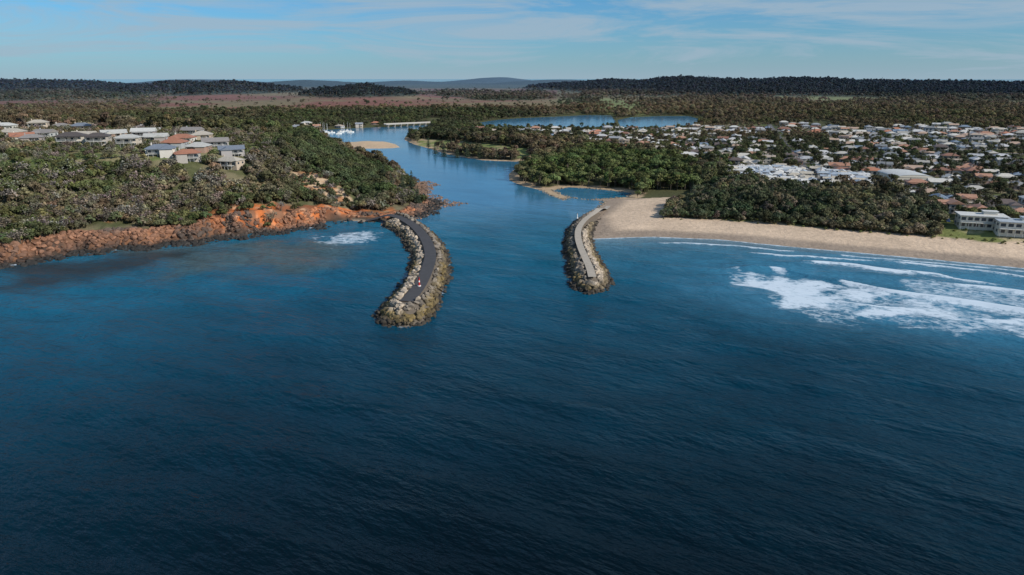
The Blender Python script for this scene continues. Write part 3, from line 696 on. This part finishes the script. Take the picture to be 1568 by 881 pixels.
gap=np.where((r>1000)&(t_in<0)&(hl<10),ss((g2_-.30)/.10),1); keep&=rng.random(n)<dens*gap
edge=784+FL*x/y; keep&=~((edge>1438)&(y<400)&(t_in<0))
P=P[keep]; sd=sd[keep]; x,y,r=P[:,0],P[:,1],r[keep]; t_in=t_in[keep]; z=height(P,sd); n=len(P); mf=mf[keep]; edge=edge[keep]; hl=hl[keep]
kind=rng.choice([0,0,1,1,2,2,3,3,3,6],n); kind=np.where((kind==6)&(rng.random(n)<.85),1,kind); kind=np.where((mf>.3),rng.choice([4,5,2],n),kind)
s=rng.uniform(.6,1.1,n)*np.where(r>1000,(r/1000)**.30,1); s=np.where((t_in>0)&(kind!=6),s*.66,s); s=np.where(kind==6,s*.8,s); s=np.where((r>1000)&(r<1400),s*.75,s)
g1=fbm(x,y,350,4); g2=fbm(x,y,70,3)
T=lerp(C(.055,.070,.032)+0*P[:,:1],C(.125,.112,.06),ss((g1-.38)/.25)); T=lerp(T,C(.085,.112,.038)+0*P[:,:1],ss((g2-.52)/.12)*.6*(1-ss((r-1300)/600)))
T=lerp(T,C(.078,.118,.035)+0*P[:,:1],ss((sdf(LUSH,P)+10)/20)*.8)
T=lerp(T,C(.15,.132,.07)+0*P[:,:1],ss((r-1350)/250)*(1-ss((r-2500)/600))*ss((edge-850)/150)*.65)
T=lerp(T,C(.016,.027,.022)+0*P[:,:1],ss((hl-8)/8)*ss((r-2000)/400)*.9)
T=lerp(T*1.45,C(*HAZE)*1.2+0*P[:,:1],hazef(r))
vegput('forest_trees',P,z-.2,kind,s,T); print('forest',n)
bb=np.array(BELT); n=5600; P=np.column_stack([rng.uniform(bb[:,0].min(),bb[:,0].max(),n),rng.uniform(bb[:,1].min(),bb[:,1].max(),n)])
sd=land_sd(P); bi=sdf(BELT,P); k=(bi>0)&(sd>44)&~isocc(P); P,sd,bi=P[k],sd[k],bi[k]; n=len(P); z=height(P,sd)
fr=1-ss((sd-52)/16); kind=np.where(rng.random(n)<fr,rng.choice([4,5,2],n),rng.choice([0,1,2,0,1,2,3,0],n)); s=np.where(kind<4,rng.uniform(.5,1.0,n)*(1-.3*fr),rng.uniform(.8,1.2,n)); s=np.where(kind==3,s*.8,s)
g=fbm(P[:,0],P[:,1],30,3); T=lerp(C(.05,.07,.032)+0*P[:,:1],C(.12,.125,.06),ss((g-.4)/.2)); T=lerp(T,C(.17,.15,.10)+0*P[:,:1],ss((rng.random(n)-.82)/.1)*.7)
vegput('coastal_trees',P,z,kind,s,T,1.35)
n=4200; P=np.column_stack([rng.uniform(50,420,n),rng.uniform(200,410,n)]); sd=land_sd(P); k=(sd>41)&(sd<66)&(rng.random(n)<.75); P,sd=P[k],sd[k]; n=len(P)
vegput('dune_grass',P,height(P,sd)-.3,rng.choice([4,5],n),rng.uniform(.2,.4,n),C(.16,.19,.06)+0*P[:,:1],1.2)
def lone(px,py,s,z0=3):
    xy=S(px,py,z0); z=H1(*xy); o=bpy.data.objects.new('norfolk_pine',pinemesh); COL.objects.link(o); o.location=(*xy,z-.3); o.scale=(s,s,s); o.rotation_euler=(0,0,random.uniform(0,6))
pinemesh=protos[6].copy(); pinemesh.materials.clear()
m,nt,b=mat('pine_foliage'); s_=N(nt,'ShaderNodeAttribute',attribute_name='shade'); nt.links.new(mixc(nt,s_.outputs['Fac'],(.012,.020,.012),(.045,.07,.036)),b.inputs['Base Color']); b.inputs['Roughness'].default_value=.8
pinemesh.materials.append(m); pinemesh.materials.append(M_bark)
for px,py,s in [(600,300,.9),(631,296,.95),(617,290,.75),(570,292,.75),(588,285,.8),(640,306,.65),(666,230,.75),(680,234,.8),(700,236,.75),(715,236,.8),(735,238,.8),(760,239,.65),(656,222,.75),(785,240,.55),(1180,318,.7),(1290,322,.7),(1230,312,.75),(1060,305,.7),(1340,300,.8),(1410,318,.7)]: lone(px,py,s,4)

# ---------------------------------------------------------------- rocks & breakwaters
def rocksput(name,P,z,s,tint,parent=None):
    n=len(P); sv=s[:,None]*rng.uniform(.75,1.25,(n,3)); rot=rng.uniform(0,6.28,(n,3))*np.array([.15,.15,1])
    tint=tint*rng.uniform(.6,1.4,(n,1)); scatter(name,np.column_stack([P,z]),rng.integers(0,5,n),sv,rot,tint,GR,parent)
n=60000; P=np.column_stack([rng.uniform(-420,-45,n),rng.uniform(285,470,n)]); sd=land_sd(P); k=(sd>-6)&(sd<14)&(rng.random(n)<.62); P,sd=P[k],sd[k]; n=len(P); z=height(P,sd)
g=fbm(P[:,0],P[:,1],20,3); img_x=784+FL*P[:,0]/P[:,1]
k=~((img_x>495)&(img_x<600)&(P[:,1]<405)&(sd<10)&(rng.random(n)<.9)); P,sd,z,g,img_x=P[k],sd[k],z[k],g[k],img_x[k]
T=lerp(C(.085,.06,.047)+0*P[:,:1],C(.24,.115,.065),ss((g-.40)/.2)*.85); T=lerp(T,C(.34,.13,.055)+0*P[:,:1],ss((sd-6)/4)*ss((img_x-250)/70)*ss((fbm(P[:,0],P[:,1],9,2)-.35)/.2)*.8)
T=lerp(C(.020,.018,.016)+0*P[:,:1],T,ss((sd-1.0)/6))
rocksput('shore_boulders',P,z,rng.uniform(.4,1.6,len(P))**1.2,T)
ROCK=SP([(640,276),(665,280),(672,284),(655,286),(648,292),(690,309),(712,312),(690,316),(668,318),(655,326),(640,335)],0)
n=4000; P=np.column_stack([rng.uniform(-75,-20,n),rng.uniform(380,560,n)]); q=sdf(ROCK,P); sdd=land_sd(P); k=(q>-2)|((np.abs(sdd)<4)&(P[:,0]<-30)); P=P[k]; z=np.maximum(height(P),-.3); rocksput('river_rocks',P,z,rng.uniform(.4,1.1,len(P)),C(.17,.105,.07)+0*P[:,:1])
n=3000; P=np.column_stack([rng.uniform(20,90,n),rng.uniform(400,520,n)]); sdd=land_sd(P); k=(np.abs(sdd)<2.0); P=P[k]; rocksput('river_rocks',P,np.maximum(height(P),-.2),rng.uniform(.3,.8,len(P)),C(.22,.18,.13)+0*P[:,:1])
def breakwater(poly,path,pw,pm,endp,shade_right):
    e=addobj('breakwater',None)
    pb=np.array(poly); st=.9
    gx=np.arange(pb[:,0].min()-4,pb[:,0].max()+4,st); gy=np.arange(pb[:,1].min()-4,pb[:,1].max()+4,st)
    GX,GY=np.meshgrid(gx,gy,indexing='ij'); Q=np.column_stack([GX.ravel(),GY.ravel()]); d=sdf(poly,Q)
    zf=lambda d:np.clip(d/6.2,-.5,1)*4.2
    me=grid_mesh('core',np.column_stack([Q,zf(d)]),len(gx),len(gy),keep=d>-2.5,smooth=False); addobj('core',me,[simple('rubble',(.12,.10,.08),.95,.4,.8)],e)
    L=smooth_line(path,5)
    def pz(q):
        w_=ss((sdf(poly,q)+14)/18); return np.maximum(4.55*w_+(height(q)+.3)*(1-w_),height(q)+.3)
    ribbon('path',L,pw,pm,pz,e)
    n=15000; Q=np.column_stack([rng.uniform(gx[0],gx[-1],n),rng.uniform(gy[0],gy[-1],n)]); d=sdf(poly,Q); pdist=pld(L,Q)
    k=(d>-1.8)&(pdist>pw/2+.9)&(rng.random(n)<.62); Q,d,pdist=Q[k],d[k],pdist[k]
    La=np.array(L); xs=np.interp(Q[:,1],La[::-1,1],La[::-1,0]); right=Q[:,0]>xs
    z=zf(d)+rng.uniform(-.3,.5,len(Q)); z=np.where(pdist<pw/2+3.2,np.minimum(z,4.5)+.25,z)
    light=C(.40,.33,.255)+0*Q[:,:1]; mid=C(.10,.088,.075); tint=lerp(light,mid,np.where(right==shade_right,.97,.2)*rng.uniform(.6,1,len(Q)))  # shaded flank painted in: boulders on one side of the path tinted darker
    g=fbm(Q[:,0],Q[:,1],10,2)
    tint=lerp(tint,C(.17,.12,.035)+0*Q[:,:1],(1-ss((z-1.8)/1.8))*ss((endp-Q[:,1])/14)*ss((g-.25)/.2))
    tint=lerp(tint,C(.13,.095,.04)+0*Q[:,:1],(1-ss((z-1.5)/1.4))*.75)
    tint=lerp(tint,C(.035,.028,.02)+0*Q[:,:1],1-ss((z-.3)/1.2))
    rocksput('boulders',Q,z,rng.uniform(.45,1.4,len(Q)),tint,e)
    return e
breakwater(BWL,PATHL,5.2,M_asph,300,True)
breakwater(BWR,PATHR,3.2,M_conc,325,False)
def beacon(px,py,c,s=1):
    xy=S(px,py,4.6); b=B(); b.cyl(0,0,-.3,.8,.7,.5,0,16); b.cyl(0,0,.2,.36,.34,1.5,1,14); b.cyl(0,0,1.7,.33,.31,.7,0,14); b.cyl(0,0,2.4,.31,.3,.9,1,14); b.cyl(0,0,3.3,.5,.5,.08,2,14)
    for i in range(8): a=i*math.pi/4; b.cyl(.45*math.cos(a),.45*math.sin(a),3.38,.025,.025,.5,2,6)
    b.cyl(0,0,3.38,.18,.18,.5,1,10); b.cyl(0,0,3.88,.25,.04,.25,2,10)
    e=b.parts('navigation_beacon',[M_wht,c,M_dark],['base_bands','painted_bands','gallery'],(*xy,4.6),0); e.scale=(s,s,s)
beacon(642,438,M_red,.9)
beacon(884,334,M_wht,.7)
p0=S(594,195,0);p1=S(660,192,0); L=math.dist(p0,p1); b=B()
b.box(0,0,4.2,L+10,9,1.0,0); b.box(0,-4.6,5.2,L+10,.25,1.0,0); b.box(0,4.6,5.2,L+10,.25,1.0,0)
nb_=int(L/11)
for i in range(nb_+1):
    xx=-L/2+i*L/nb_; b.box(xx,0,3.4,1.2,8.6,.79,0)
    for yy in (-3.2,0,3.2): b.cyl(xx,yy,-3,.5,.5,6.4,0,8)
b.parts('road_bridge',[simple('bridge_concrete',(.42,.40,.37),.85,.12)],['deck_and_piers'],((p0[0]+p1[0])/2,(p0[1]+p1[1])/2,0),math.atan2(p1[1]-p0[1],p1[0]-p0[0]))
def yacht(sail):
    b=B(); n=9; prof=[]
    for i in range(n):
        t=i/(n-1); w=1.7*(math.sin(math.pi*min(1,.18+t*.82))**.7 if t<1 else 0)*(1 if t<.6 else (1-(t-.6)/.4*.85)); prof.append((-5.5+11*t,w,1.0+.35*t*t))
    for i in range(n-1):
        (x0,w0,h0),(x1,w1,h1)=prof[i],prof[i+1]
        for s in (-1,1): b.quad([(x0,s*w0*.5,-.4),(x1,s*w1*.5,-.4),(x1,s*w1,h1),(x0,s*w0,h0)],0)
        b.quad([(x0,-w0,h0),(x1,-w1,h1),(x1,w1,h1),(x0,w0,h0)],0)
    b.quad([(prof[0][0],-prof[0][1],prof[0][2]),(prof[0][0],prof[0][1],prof[0][2]),(prof[0][0],prof[0][1]*.5,-.4),(prof[0][0],-prof[0][1]*.5,-.4)],0)
    b.box(-.8,0,1.05,4.2,1.9,.75,0); b.box(-.8,0,1.3,3.6,1.96,.3,1)
    if sail: b.cyl(.9,0,1.6,.14,.09,12.5,0,6); b.box(-1.6,0,3.0,4.8,.3,.4,2); b.box(.9,0,9,.08,2.0,.08,0)
    else: b.box(-.6,0,1.82,2.6,1.7,1.3,0); b.box(-.6,0,2.3,2.5,1.76,.55,1); b.box(-.8,0,3.14,3.4,2.0,.1,0)
    return b.mesh('yacht' if sail else 'motor_boat',[M_wht,M_glass,simple('canvas',(.05,.10,.25),.8,.1)])
ya,mb=yacht(True),yacht(False)
for i in range(18):
    px=random.uniform(462,545); py=random.uniform(200,205.5); xy=S(px,py,0)
    if land_sd(np.array([xy]))[0]>-3: continue
    sl=i%3!=2; o=addobj('yacht' if sl else 'motor_boat',ya if sl else mb,loc=(*xy,.05),rz=random.uniform(-.4,.4)+1.2)

# ---------------------------------------------------------------- light, sky, camera
EL=math.radians(33); AZS=math.radians(118)  # azimuth clockwise from +Y
s=Vector((math.sin(AZS)*math.cos(EL),math.cos(AZS)*math.cos(EL),math.sin(EL)))
ld=bpy.data.lights.new('sun','SUN'); ld.energy=4.9; ld.angle=math.radians(.5); ld.color=(1,.93,.82)
lo=bpy.data.objects.new('sun',ld); COL.objects.link(lo); lo.rotation_euler=s.to_track_quat('Z','Y').to_euler()
w=bpy.data.worlds.new('World'); sc.world=w; w.use_nodes=True; nt=w.node_tree; bg=nt.nodes['Background']
sky=N(nt,'ShaderNodeTexSky'); sky.sky_type='NISHITA'; sky.sun_disc=False; sky.sun_elevation=EL; sky.sun_rotation=AZS; sky.air_density=1.0; sky.dust_density=.4; sky.ozone_density=3.0; sky.altitude=80
tc=N(nt,'ShaderNodeTexCoord'); mp=N(nt,'ShaderNodeMapping'); mp.inputs['Scale'].default_value=(1.9,1.9,17); mp.inputs['Rotation'].default_value=(0.0,.05,.3); mp.inputs['Location'].default_value=(.7,.2,0); nt.links.new(tc.outputs['Generated'],mp.inputs[0])
c1=noise(nt,1.3,12,.66,mp.outputs[0],1.0)
cf=mth(nt,'MULTIPLY',mth(nt,'SUBTRACT',c1,.39),5.0,clamp=True); cf=mth(nt,'MULTIPLY',cf,.82)
tint=mixc(nt,1.0,sky.outputs[0],(.33,.72,1.06),'MULTIPLY')
sx=N(nt,'ShaderNodeSeparateXYZ'); nt.links.new(tc.outputs['Generated'],sx.inputs[0])
hz=mth(nt,'EXPONENT',mth(nt,'MULTIPLY',mth(nt,'MAXIMUM',sx.outputs[2],0),-26))
cf=mth(nt,'MAXIMUM',cf,mth(nt,'MULTIPLY',hz,.8))
out=mixc(nt,cf,tint,(3.5,4.6,5.6)); nt.links.new(out,bg.inputs[0]); bg.inputs[1].default_value=.10
cd=bpy.data.cameras.new('camera'); cam=bpy.data.objects.new('camera',cd); COL.objects.link(cam); cam.location=(0,0,CAM_H); cam.rotation_euler=(math.pi/2-PITCH,0,0)
cd.sensor_width=36; cd.lens=36*FL/1568; cd.clip_end=90000; cd.clip_start=1; sc.camera=cam
print('houses',cnt)
